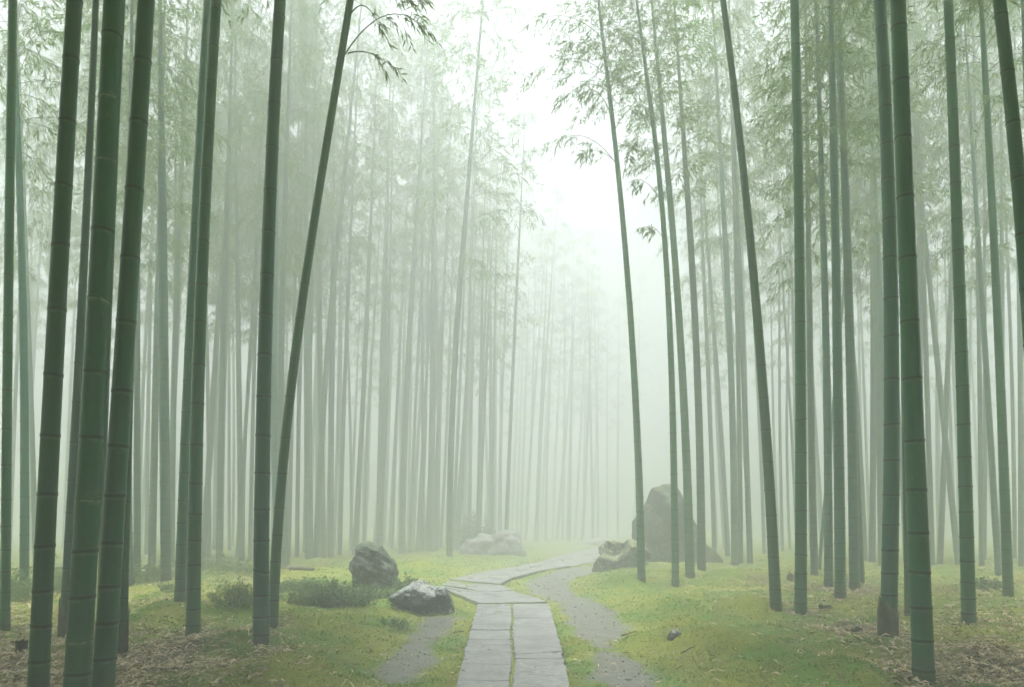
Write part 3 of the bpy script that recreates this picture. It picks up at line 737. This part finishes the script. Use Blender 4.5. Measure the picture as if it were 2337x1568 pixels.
bam('v', 'hazy straight bamboo right behind the nearest dark culm', [(2127, 1288), (2113, 785), (2102, 400), (2090, 50)], 15, 9, 'o')
bam('w', 'hazy bamboo tilted right, crossing the left tilted hazy one', [(2145, 1287), (2158, 785), (2167, 380), (2175, 100)], 15, 8, 'o')
bam('x', 'hazy bamboo tilted strongly left with its foot by the lone clear culm', [(2188, 1289), (2163, 1050), (2141, 785), (2103, 350), (2080, 0)], 16, 10, 'o')
bam('y', 'clear dark bamboo standing alone in moss with twigs round its foot', [(2211, 1424), (2195, 785), (2184, 450), (2167, 0)], 36, 24, 'g', node_len=.48)
bam('z', 'faint grey bamboo in the bright gap beyond the lone clear culm', [(2240, 1291), (2236, 785), (2228, 300)], 13, 9, 'o')
bam('aa', 'hazy green bamboo leaning left close beside a darker leaning one', [(2279, 1313), (2248, 785), (2226, 450), (2198, 0)], 17, 11, 'b')
bam('bb', 'green bamboo leaning left with a dead twig at its foot', [(2301, 1358), (2272, 785), (2249, 400), (2221, 0)], 26, 15, 'g')
bam('cc', 'misty bamboo cut by the right frame edge at ground level', [(2331, 1291), (2330, 785), (2322, 300)], 16, 11, 'o')
bam('dd', 'pale straight bamboo rising behind the two left leaning green culms', [(2291, 1285), (2283, 785), (2279, 300), (2277, 0)], 13, 11, 'b')
bam('ee', 'dark thick bamboo leaning in from the top corner, foot out of view', [(2400, 1570), (2372, 1000), (2345, 520), (2317, 260), (2294, 0)], 46, 34, 'g', sides=20, node_len=.5)
bam('ff', 'pale bluish bamboo in the top corner behind the dark leaning one', [(2372, 1400), (2352, 700), (2342, 300), (2330, 0)], 25, 17, 'b')

# ---- rows that fade into the mist: nothing tells their members apart
rf = np.random.default_rng(77)
def faint(n, ulo, uhi, vlo, vhi, label, group, lean, wpx, force=None):
    for q in range(n):
        u = ulo + (uhi - ulo) * (q + rf.uniform(-.5, 1.5)) / n
        v = rf.uniform(vlo, vhi) if force is None else force(u)
        ln = rf.normal(lean, .022)
        wpx_ = wpx * (v - HORIZON) / 65 * rf.uniform(.8, 1.15) + 2.5
        curve = rf.normal(0, .02)
        pts = [(u, v), (u + ln * 480 + curve * 150, v - 480), (u + ln * 900 + curve * 900, v - 900)]
        make_bamboo(label, pts, wpx_, wpx_ * .72, 'oyob'[int(rf.integers(4))], group=group, sides=8, total=rf.uniform(18, 28) if u < 1145 or u > 1500 else rf.uniform(23, 29), airy=v < 1262)
faint(34, 455, 800, 1240, 1276, 'faint grey bamboo lost in mist behind the clearer culms left of the standing rock', 'misty bamboo left of the standing rock', .02, 7)
faint(50, 800, 1160, 1236, 1258, 'faint grey bamboo lost in mist between the standing rock and the pale boulder', 'misty bamboo behind the left rocks', .03, 7)
faint(22, 1145, 1360, 1225, 1238, 'ghostly bamboo barely visible in the mist where the path disappears', 'ghostly bamboo at the end of the path', .04, 8)
faint(4, 1372, 1440, 1226, 1232, 'ghostly thin bamboo in the pale gap left of the tall rock', 'ghostly bamboo by the tall rock', .02, 6)
faint(21, 1600, 1900, 1238, 1266, 'faint grey bamboo lost in mist beyond the tall rock', 'misty bamboo beyond the tall rock', -.04, 6)
faint(24, 1900, 2345, 1240, 1282, 'faint grey bamboo lost in mist behind the clear culms right of the path', 'misty bamboo behind the right culms', -.03, 7)
faint(21, -10, 455, 1242, 1290, 'faint grey bamboo lost in mist behind the massive culms', 'misty bamboo behind the massive culms', .02, 8)

# ---- grove goes on unseen behind and beside the camera, added to shade near air
rw = np.random.default_rng(300); g = Geo(); spots = []
while len(spots) < 230:
    px_, py_ = rw.uniform(-24, 24), rw.uniform(-20, 9) if len(spots) > 50 else rw.uniform(-8, 7)
    if len(spots) <= 50: px_ *= .4
    if abs(px_) < (3.0 if py_ < 2 else .75 * py_ + 2.6): continue
    if abs(px_) > 13 and py_ > 4: continue
    if any((px_ - a) ** 2 + (py_ - b) ** 2 < 1.3 for a, b in spots): continue
    spots.append((px_, py_))
for px_, py_ in spots:
    gz = float(ground(px_, py_)); hh = rw.uniform(14, 18); lx, ly = rw.normal(0, .4, 2)
    if abs(px_) < 10: lx = -px_ * rw.uniform(.35, 1.0)      # near ones bent over the path as added overhead shade
    zz = np.linspace(-.1, hh, 12); r_ = rw.uniform(.06, .1)
    C = np.stack([px_ + lx * (zz / hh) ** 2, py_ + ly * (zz / hh) ** 2, gz + zz], 1)
    add_tube(g, C, np.linspace(r_, .012, 12), 8, 0)
    n = 3000; zc = (.52 + .48 * rw.random(n) ** .9) * hh; f = (zc / hh - .52) / .48
    rad_ = 2.1 * np.sqrt(rw.random(n)) * np.clip(1.25 - f, .3, 1); a = rw.uniform(0, 6.28, n)
    ctr = np.stack([px_ + lx * (zc / hh) ** 2 + rad_ * np.cos(a), py_ + ly * (zc / hh) ** 2 + rad_ * np.sin(a), gz + zc - .25 * rad_], 1)
    dl = np.stack([np.cos(a), np.sin(a), np.full(n, -.9)], 1) + rw.normal(0, .5, (n, 3))
    add_leaves(g, ctr, dl, .26 * rw.uniform(.7, 1.2, n), .075, rw, mat=1)
tag(link('bamboo_shade_grove', g.mesh('bamboo_shade_grove', [BAM['g'], LEAF], False)), 'unseen bamboo grove around the camera, added to shade the near air', 'forest', None, 'stuff')

# ---- leafy branches that stand out
rb_ = np.random.default_rng(9)
side_branch(BB['N'], (781, 118), (965, 60), 62, rb_, 15, 7, .135)
side_branch(BB['N'], (790, 112), (905, 165), 22, rb_, 7, 5, .13, .3)
side_branch(BB['N'], (797, 20), (870, 75), 40, rb_, 6, 5, .13, -.3)
side_branch(BB['N'], (800, -20), (940, 10), 40, rb_, 14, 7, .135, -.2)
for s, e, dr in (((1378, 70), (1205, 60), 40), ((1390, 160), (1206, 195), 55), ((1395, 200), (1270, 250), 40), ((1418, 378), (1255, 340), 55), ((1417, 372), (1330, 350), 20), ((1424, 400), (1445, 330), 10),
                 ((1398, 250), (1330, 215), 30), ((1388, 130), (1290, 110), 30), ((1385, 120), (1470, 100), 30), ((1404, 290), (1480, 250), 30)):
    side_branch(BB['b'], s, e, dr, rb_, 13, 8, .16, rb_.uniform(-.4, .4))
for s, e, dr in (((1519, 470), (1450, 410), 20), ((1516, 440), (1590, 380), 25), ((1526, 560), (1470, 520), 20)):
    side_branch(BB['c'], s, e, dr, rb_, 10, 7, .16, rb_.uniform(-.4, .4))

# ------------------------------------------------------------------ rocks
def rock(name, label, base_px, outline, depth, mat, seed, facet=.10, sub=5, rough=.05, cells=34, cat='rock', group=None, strata=0.0):
    b = on_ground(*base_px); Yc = b[1] + depth * .55
    O = np.array([at_depth(u, v, Yc)[[0, 2]] for u, v in outline])
    O = np.concatenate([O, O[:1]]); zmin = O[:, 1].min()
    c = np.array([(O[:, 0].min() + O[:, 0].max()) / 2, zmin + (O[:, 1].max() - zmin) * .42])
    D = []
    for p, q in zip(O[:-1], O[1:]):
        for t in np.linspace(0, 1, 24, endpoint=False): D.append(p + (q - p) * t - c)
    D = np.array(D); ang = np.arctan2(D[:, 1], D[:, 0]); rr = np.hypot(D[:, 0], D[:, 1]); o = np.argsort(ang); ang, rr = ang[o], rr[o]
    bm = bmesh.new(); bmesh.ops.create_icosphere(bm, subdivisions=sub, radius=1)
    V = np.array([v.co[:] for v in bm.verts])
    rg = np.random.default_rng(seed)
    size = max(np.ptp(O[:, 0]), np.ptp(O[:, 1]))
    th = np.arctan2(V[:, 2], V[:, 0]); cosp = np.hypot(V[:, 0], V[:, 2])
    Rr = np.interp(th, ang, rr, period=2 * math.pi)
    rad_ = cosp ** .55
    P = np.stack([Rr * rad_ * np.cos(th), np.sign(V[:, 1]) * np.abs(V[:, 1]) ** .85 * depth * .5, Rr * rad_ * np.sin(th)], 1)
    S = rg.uniform(-1, 1, (cells, 3)) * np.array([size * .5, depth * .5, size * .5]); NN = unit(rg.normal(size=(cells, 3))); OO = rg.normal(0, 1, cells)
    dist = np.linalg.norm(P[:, None] - S[None], axis=2)
    wgt = np.exp(-dist / (size * .022)); wgt /= wgt.sum(1, keepdims=True)
    off = (np.einsum('vck,ck->vc', P[:, None] - S[None], NN) * .55 + OO * size * .11)
    off = (off * wgt).sum(1) * facet / .10 * .6
    nr = unit(P / np.array([1, max(.2, depth / size), 1]) ** 2 + 1e-6)
    fb = np.array([mnoise.fractal(Vector(p / size * 5) + Vector((seed, 0, 0)), 1.0, 2.0, 5) for p in P]) * size * rough
    if strata:
        fb += strata * size * (np.abs(((P @ np.array([.35, .1, 1.0])) / size * 9) % 1 - .5) - .25)
    edge = .25 + .75 * np.abs(nr[:, 1])      # keep the outline, carve the faces
    P = P + nr * ((off + fb) * edge)[:, None]
    P = P + np.array([c[0], Yc, c[1]])
    org = np.array([c[0], Yc, float(ground(c[0], Yc))])
    for v, p in zip(bm.verts, P - org): v.co = Vector(p)
    me = bpy.data.meshes.new(name); bm.to_mesh(me); bm.free(); me.materials.append(mat)
    for p in me.polygons: p.use_smooth = True
    ob = link(name, me); ob.location = org
    return tag(ob, label, cat, group)

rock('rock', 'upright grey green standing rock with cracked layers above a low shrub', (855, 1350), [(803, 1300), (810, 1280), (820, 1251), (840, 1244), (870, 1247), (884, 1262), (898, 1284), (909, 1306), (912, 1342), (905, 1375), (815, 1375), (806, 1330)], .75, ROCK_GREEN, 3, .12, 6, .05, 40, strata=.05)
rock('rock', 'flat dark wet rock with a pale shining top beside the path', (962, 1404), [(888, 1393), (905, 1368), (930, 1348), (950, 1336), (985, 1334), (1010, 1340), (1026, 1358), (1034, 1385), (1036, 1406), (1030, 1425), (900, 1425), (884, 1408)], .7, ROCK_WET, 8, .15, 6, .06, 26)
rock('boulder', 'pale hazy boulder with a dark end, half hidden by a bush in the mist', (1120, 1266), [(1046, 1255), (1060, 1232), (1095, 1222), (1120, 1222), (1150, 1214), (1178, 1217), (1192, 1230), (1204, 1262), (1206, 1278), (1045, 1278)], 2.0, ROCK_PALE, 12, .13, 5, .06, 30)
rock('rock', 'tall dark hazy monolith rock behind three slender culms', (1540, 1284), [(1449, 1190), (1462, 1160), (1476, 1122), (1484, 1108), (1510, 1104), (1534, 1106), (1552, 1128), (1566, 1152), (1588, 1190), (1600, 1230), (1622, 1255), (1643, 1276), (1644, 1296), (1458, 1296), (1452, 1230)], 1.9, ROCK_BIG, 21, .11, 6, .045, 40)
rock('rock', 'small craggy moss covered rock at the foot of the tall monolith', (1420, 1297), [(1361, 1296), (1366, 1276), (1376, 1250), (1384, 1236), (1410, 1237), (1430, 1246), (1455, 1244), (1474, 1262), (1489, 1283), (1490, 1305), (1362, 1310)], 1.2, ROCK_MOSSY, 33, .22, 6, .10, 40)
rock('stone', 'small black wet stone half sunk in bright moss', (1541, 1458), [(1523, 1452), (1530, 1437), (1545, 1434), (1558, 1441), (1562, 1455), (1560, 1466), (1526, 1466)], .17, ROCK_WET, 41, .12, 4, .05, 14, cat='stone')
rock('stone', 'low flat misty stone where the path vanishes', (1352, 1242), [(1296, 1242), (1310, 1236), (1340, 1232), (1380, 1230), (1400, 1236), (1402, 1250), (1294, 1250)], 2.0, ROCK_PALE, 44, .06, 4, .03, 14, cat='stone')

# ------------------------------------------------------------------ fallen log, twigs, stumps
def log_thing(name, label, cat, a, b, r, mat, bend=.02):
    pa, pb = on_ground(*a), on_ground(*b); t = np.linspace(0, 1, 14); rg = np.random.default_rng(int(a[0]))
    C = pa + (pb - pa) * t[:, None]; C[:, 2] = ground(C[:, 0], C[:, 1]) * .5 + C[:, 2] * .5 + r * .55
    C[:, 0] += np.cumsum(rg.normal(0, bend, 14)) * .3; C[:, 1] += np.cumsum(rg.normal(0, bend, 14)); C[:, 2] += np.abs(np.cumsum(rg.normal(0, bend * .3, 14)))
    g = Geo(); rad = r * np.linspace(1, .6, 14) * rg.uniform(.85, 1.1, 14); add_tube(g, C, rad, 8)
    for e in (C[0], C[-1]): pass
    org = C[0].copy(); g.V = [v - org for v in g.V]
    o = link(name, g.mesh(name, [mat])); o.location = org
    return tag(o, label, cat)
log_thing('fallen_log', 'grey fallen bamboo log lying in moss behind the slanting culm', 'log', (662, 1302), (716, 1303), .065, mat_plain('weathered_log', (.07, .068, .055), (.15, .145, .12), 12))
log_thing('twig', 'dark dry twig on the moss left of the small black stone', 'twig', (1418, 1452), (1452, 1442), .012, WOOD, .008)
log_thing('twig', 'short dark twig lying on bare earth near the flat wet rock', 'twig', (1034, 1446), (1058, 1444), .014, WOOD, .004)
log_thing('twig', 'bent pale twig sticking out by the left leaning green culm', 'twig', (2262, 1324), (2296, 1352), .012, mat_plain('dry_twig', (.20, .17, .11), (.32, .28, .2), 10), .014)
log_thing('twig', 'dry twig in the moss below the small black stone', 'twig', (1553, 1492), (1590, 1478), .009, WOOD, .006)
def stump(label, px, w, h, mat, seed):
    b = on_ground(*px, sink=.04); rg = np.random.default_rng(seed); n = 14
    th = np.arange(n) * 2 * math.pi / n; rows = []
    for f, s in ((0, 1.15), (.35, 1.0), (.75, .95), (1.0, .92)):
        z = h * f * np.ones(n)
        if f == 1: z = h * (1 + rg.normal(0, .12, n))
        rows.append(np.stack([w * s * np.cos(th) * (1 + .06 * np.sin(3 * th)), w * s * np.sin(th), z], -1))
    rows.append(np.stack([w * .7 * np.cos(th), w * .7 * np.sin(th), h * (.9 + rg.normal(0, .05, n))], -1))
    rows.append(np.stack([w * .1 * np.cos(th), w * .1 * np.sin(th), np.full(n, h * .45)], -1))
    V = np.array(rows); i = np.arange(V.shape[0] * n).reshape(-1, n)
    g = Geo(); g.add(V.reshape(-1, 3), np.stack([i[:-1], np.roll(i[:-1], -1, 1), np.roll(i[1:], -1, 1), i[1:]], -1).reshape(-1, 4))
    o = link('stump', g.mesh('stump', [mat], False)); o.location = b
    tag(o, label, 'stump')
stump('black rotten bamboo stump in leaf litter beside the first massive culm', (48, 1487), .055, .15, CHAR, 1)
stump('low brown stump in the moss between the upright and three close culms', (1884, 1390), .10, .11, WOOD, 2)
stump('brown stump hidden behind the upright green culm', (1806, 1325), .10, .19, WOOD, 3)
stump('pale brown cut stump low in moss beside the sheathed culm', (1957, 1445), .07, .10, SHEATH, 4)

# ------------------------------------------------------------------ shrubs and ferns
def shrub(name, label, px, rx, ry, h, n, leaf, seed, cat='shrub', wide=.5, mat=SHRUB_LEAF, grassy=False, group=None):
    b = on_ground(*px); rg = np.random.default_rng(seed)
    root = thing(name, label, cat, tuple(b), group)
    g = Geo(); gs = Geo(); ns = max(8, n // 14)
    for q in range(ns):
        a, r = rg.uniform(0, 6.28), math.sqrt(rg.random())
        f = np.array([math.cos(a) * r * rx * .85, math.sin(a) * r * ry * .85, 0])
        f[2] = float(ground(b[0] + f[0], b[1] + f[1])) - b[2]
        hh = h * (1 - .55 * r * r) * rg.uniform(.55, 1.1)
        tip = f + np.array([math.cos(a) * r * rx * .22 + rg.normal(0, .05), math.sin(a) * r * ry * .22, hh])
        t = np.linspace(0, 1, 5); C = f + (tip - f) * t[:, None] + np.array([rg.normal(0, .03), rg.normal(0, .03), 0]) * (t * (1 - t) * 4)[:, None]
        add_tube(gs, C, np.linspace(.005, .002, 5), 3)
        m = max(6, n // ns); u = rg.uniform(.15, 1.0, m)
        P = np.stack([np.interp(u, t, C[:, i]) for i in range(3)], 1)
        D = rg.normal(0, 1, (m, 3)) * np.array([1, 1, .5]) + np.array([0, 0, .35 if not grassy else -.1])
        lf = leaf * rg.uniform(.6, 1.3, m)
        add_leaves(g, P, D, lf, lf * wide, rg, flat=.45)
    link('foliage', g.mesh('foliage', [mat], False), root); link('stem', gs.mesh('stem', [TWIG]), root)
SH = shrub
SH('shrub', 'low spreading dark green shrub at the foot of the upright standing rock', (752, 1384), .72, .45, .48, 3400, .072, 1)
SH('shrub', 'bright green clump in front of the upright standing rock', (848, 1366), .45, .28, .26, 1500, .055, 2)
SH('fern', 'small green fern sprouting between the two left rocks', (935, 1347), .34, .22, .30, 500, .11, 3, 'fern', .28)
SH('bush', 'hazy green bush leaning over the pale boulder', (1078, 1259), 1.0, .6, 2.1, 2400, .17, 4, 'bush', .4)
SH('fern', 'dark fern mound just left of the thick upright culm', (548, 1372), .42, .35, .36, 1500, .06, 5, 'fern', .3)
SH('shrub', 'low grey green shrub between the thick upright culm and the fallen log', (672, 1346), .55, .4, .28, 900, .07, 6)
SH('bamboo_grass', 'pale leafy bamboo grass at the foot of the pale powdery culm', (335, 1326), .62, .4, .55, 420, .19, 7, 'bamboo grass', .17, LEAF)
SH('bamboo_grass', 'green bamboo grass behind the culm at the left frame edge', (42, 1372), .45, .35, .62, 420, .17, 8, 'bamboo grass', .17, LEAF)
SH('bamboo_grass', 'green bamboo grass between the first and thickest massive culms', (138, 1352), .45, .4, .75, 480, .17, 9, 'bamboo grass', .17, LEAF)
SH('bamboo_grass', 'misty bamboo grass around the strongly slanting hazy culm', (470, 1302), 1.1, .6, .55, 600, .20, 10, 'bamboo grass', .17, LEAF)
SH('bamboo_grass', 'misty bamboo grass at the foot of the narrow misty culm', (560, 1312), .9, .5, .42, 500, .2, 11, 'bamboo grass', .17, LEAF)
SH('bamboo_grass', 'faint sprig of bamboo grass behind the flat wet rock', (952, 1262), .9, .6, .5, 320, .22, 12, 'bamboo grass', .17, LEAF)
SH('shrub', 'small dark shrub at the foot of the leaning green culms', (2248, 1345), .55, .4, .26, 700, .07, 13)
SH('fern', 'tuft of green fern by the foot of the grey green culm', (396, 1352), .26, .2, .22, 300, .07, 14, 'fern', .3)
SH('shrub', 'small leafy sprig growing from moss below the flat wet rock', (905, 1432), .20, .15, .16, 260, .05, 15)

# ------------------------------------------------------------------ moss blades and fallen leaves
def scatter(n, z0, z1, pw, rg):
    t = rg.random(n); y = (z0 ** (-pw) + t * (z1 ** (-pw) - z0 ** (-pw))) ** (-1 / pw)
    x = rg.uniform(-.80, .80, n) * y
    return x, y
rg = np.random.default_rng(21)
x, y = scatter(330000, 4.6, 30, .75, rg)
dd, dp, dirt, lit = masks(x, y)
clump = fbm(x * 5, y * 5, 80, 2)
keep = (~in_poly(x, y, PATH_POLY)) & (rg.random(len(x)) > dirt * 1.25) & (rg.random(len(x)) > lit * .75) & (rg.random(len(x)) < .25 + 1.4 * (clump - .2))
x, y, lit_, clump = x[keep], y[keep], lit[keep], clump[keep]; n = len(x)
zg = ground(x, y)
hgt_ = (.008 + .030 * rg.random(n) ** 2 * np.clip(clump * 1.6, .3, 1.3)) * (.8 + y / 24)
az = rg.uniform(0, 6.28, n); ln = rg.uniform(1.0, 2.6, n)
wd = (.0022 + .0011 * y) * rg.uniform(.7, 1.3, n) * .8
bx, by = np.cos(az), np.sin(az)
v0 = np.stack([x - by * wd, y + bx * wd, zg - .004], 1); v1 = np.stack([x + by * wd, y - bx * wd, zg - .004], 1)
v2 = np.stack([x + bx * hgt_ * ln, y + by * hgt_ * ln, zg + hgt_], 1)
A = np.zeros((3 * n, 3)); A[:, 0] = np.repeat(rg.random(n), 3); A[:, 1] = np.repeat((rg.random(n) < .012 + .30 * lit_) * rg.random(n), 3)
g = Geo(); g.add(np.stack([v0, v1, v2], 1).reshape(-1, 3), T=np.arange(3 * n).reshape(n, 3), A=A)
tag(link('moss', g.mesh('moss', [MOSS], False)), 'soft yellow green moss covering the forest floor', 'moss', None, 'stuff')

k = N('dry_leaf'); t = k.tint()
col = k.mix(t[0], (.17, .11, .055), (.60, .50, .35))
DRY = k.done(k.principled(col, .7, None, .25))
x, y = scatter(100000, 4.6, 26, .9, rg)
dd, dp, dirt, lit = masks(x, y)
onp = in_poly(x, y, PATH_POLY)
pr = np.where(onp, .004, np.where(dirt > .5, .02, .035 + lit * 1.2))
keep = rg.random(len(x)) < pr
x, y, onp = x[keep], y[keep], onp[keep]; n = len(x)
zg = np.where(onp, PATH_Z + .012, ground(x, y) + .008) + rg.random(n) * .018 * ~onp
az = rg.uniform(0, 6.28, n); L = rg.uniform(.05, .125, n) * (.9 + y / 40); wd = L * rg.uniform(.10, .2, n)
D = np.stack([np.cos(az), np.sin(az), rg.normal(0, .22, n)], 1); S = np.stack([-np.sin(az), np.cos(az), rg.normal(0, .5, n)], 1)
P = np.stack([x, y, zg], 1); c1 = np.stack([np.zeros(n), np.zeros(n), L * rg.uniform(-.05, .25, n)], 1)
V = np.stack([P - D * L[:, None] / 2, P + S * wd[:, None] / 2 + c1, P + D * L[:, None] / 2, P - S * wd[:, None] / 2 + c1], 1).reshape(-1, 3)
A = np.zeros((4 * n, 3)); A[:, 0] = np.repeat(rg.random(n) ** .7, 4)
g = Geo(); g.add(V, np.arange(4 * n).reshape(n, 4), A=A)
tag(link('fallen_leaves', g.mesh('fallen_leaves', [DRY], False)), 'dry brown bamboo leaves strewn over the moss', 'leaves', None, 'stuff')

x, y = scatter(60000, 4.6, 22, .8, rg)
dd, dp, dirt, lit = masks(x, y)
keep = (~in_poly(x, y, PATH_POLY)) & (dirt > .62) & (rg.random(len(x)) < .22) & (dp > -.02)
x, y = x[keep], y[keep]; n = len(x); r_ = (.003 + .011 * rg.random(n) ** 3) * (.8 + y / 14)
oct_ = np.array([[1, 0, 0], [0, 1, 0], [-1, 0, 0], [0, -1, 0], [0, 0, .7], [0, 0, -.7]], float)
V = oct_[None] * r_[:, None, None] * rg.uniform(.6, 1.4, (n, 6, 1)); az = rg.uniform(0, 6.28, n); ca, sa = np.cos(az)[:, None], np.sin(az)[:, None]
V = np.stack([V[..., 0] * ca - V[..., 1] * sa, V[..., 0] * sa + V[..., 1] * ca, V[..., 2]], -1) + np.stack([x, y, ground(x, y) + r_ * .3], 1)[:, None]
tri = np.array([[0, 1, 4], [1, 2, 4], [2, 3, 4], [3, 0, 4], [1, 0, 5], [2, 1, 5], [3, 2, 5], [0, 3, 5]])
A = np.zeros((6 * n, 3)); A[:, 0] = np.repeat(rg.random(n), 6)
g = Geo(); g.add(V.reshape(-1, 3), T=(tri[None] + 6 * np.arange(n)[:, None, None]).reshape(-1, 3), A=A)
k = N('grit'); t = k.tint(); GRIT = k.done(k.principled(k.mix(t[0], (.10, .098, .08), (.24, .235, .21)), .7, None, .3))
tag(link('gravel', g.mesh('gravel', [GRIT], False)), 'fine grit on the bare earth beside the path', 'gravel', None, 'stuff')

# ------------------------------------------------------------------ render settings
vs = scene.view_settings
vs.view_transform = 'Standard'; vs.look = 'None'; vs.gamma = 1; vs.use_curve_mapping = False
vs.exposure = 3.25
scene.render.engine = 'CYCLES'
cy_ = scene.cycles
cy_.use_denoising = True
cy_.max_bounces = 6; cy_.diffuse_bounces = 3; cy_.glossy_bounces = 2; cy_.transmission_bounces = 3; cy_.volume_bounces = 2; cy_.transparent_max_bounces = 4
cy_.sample_clamp_indirect = 6
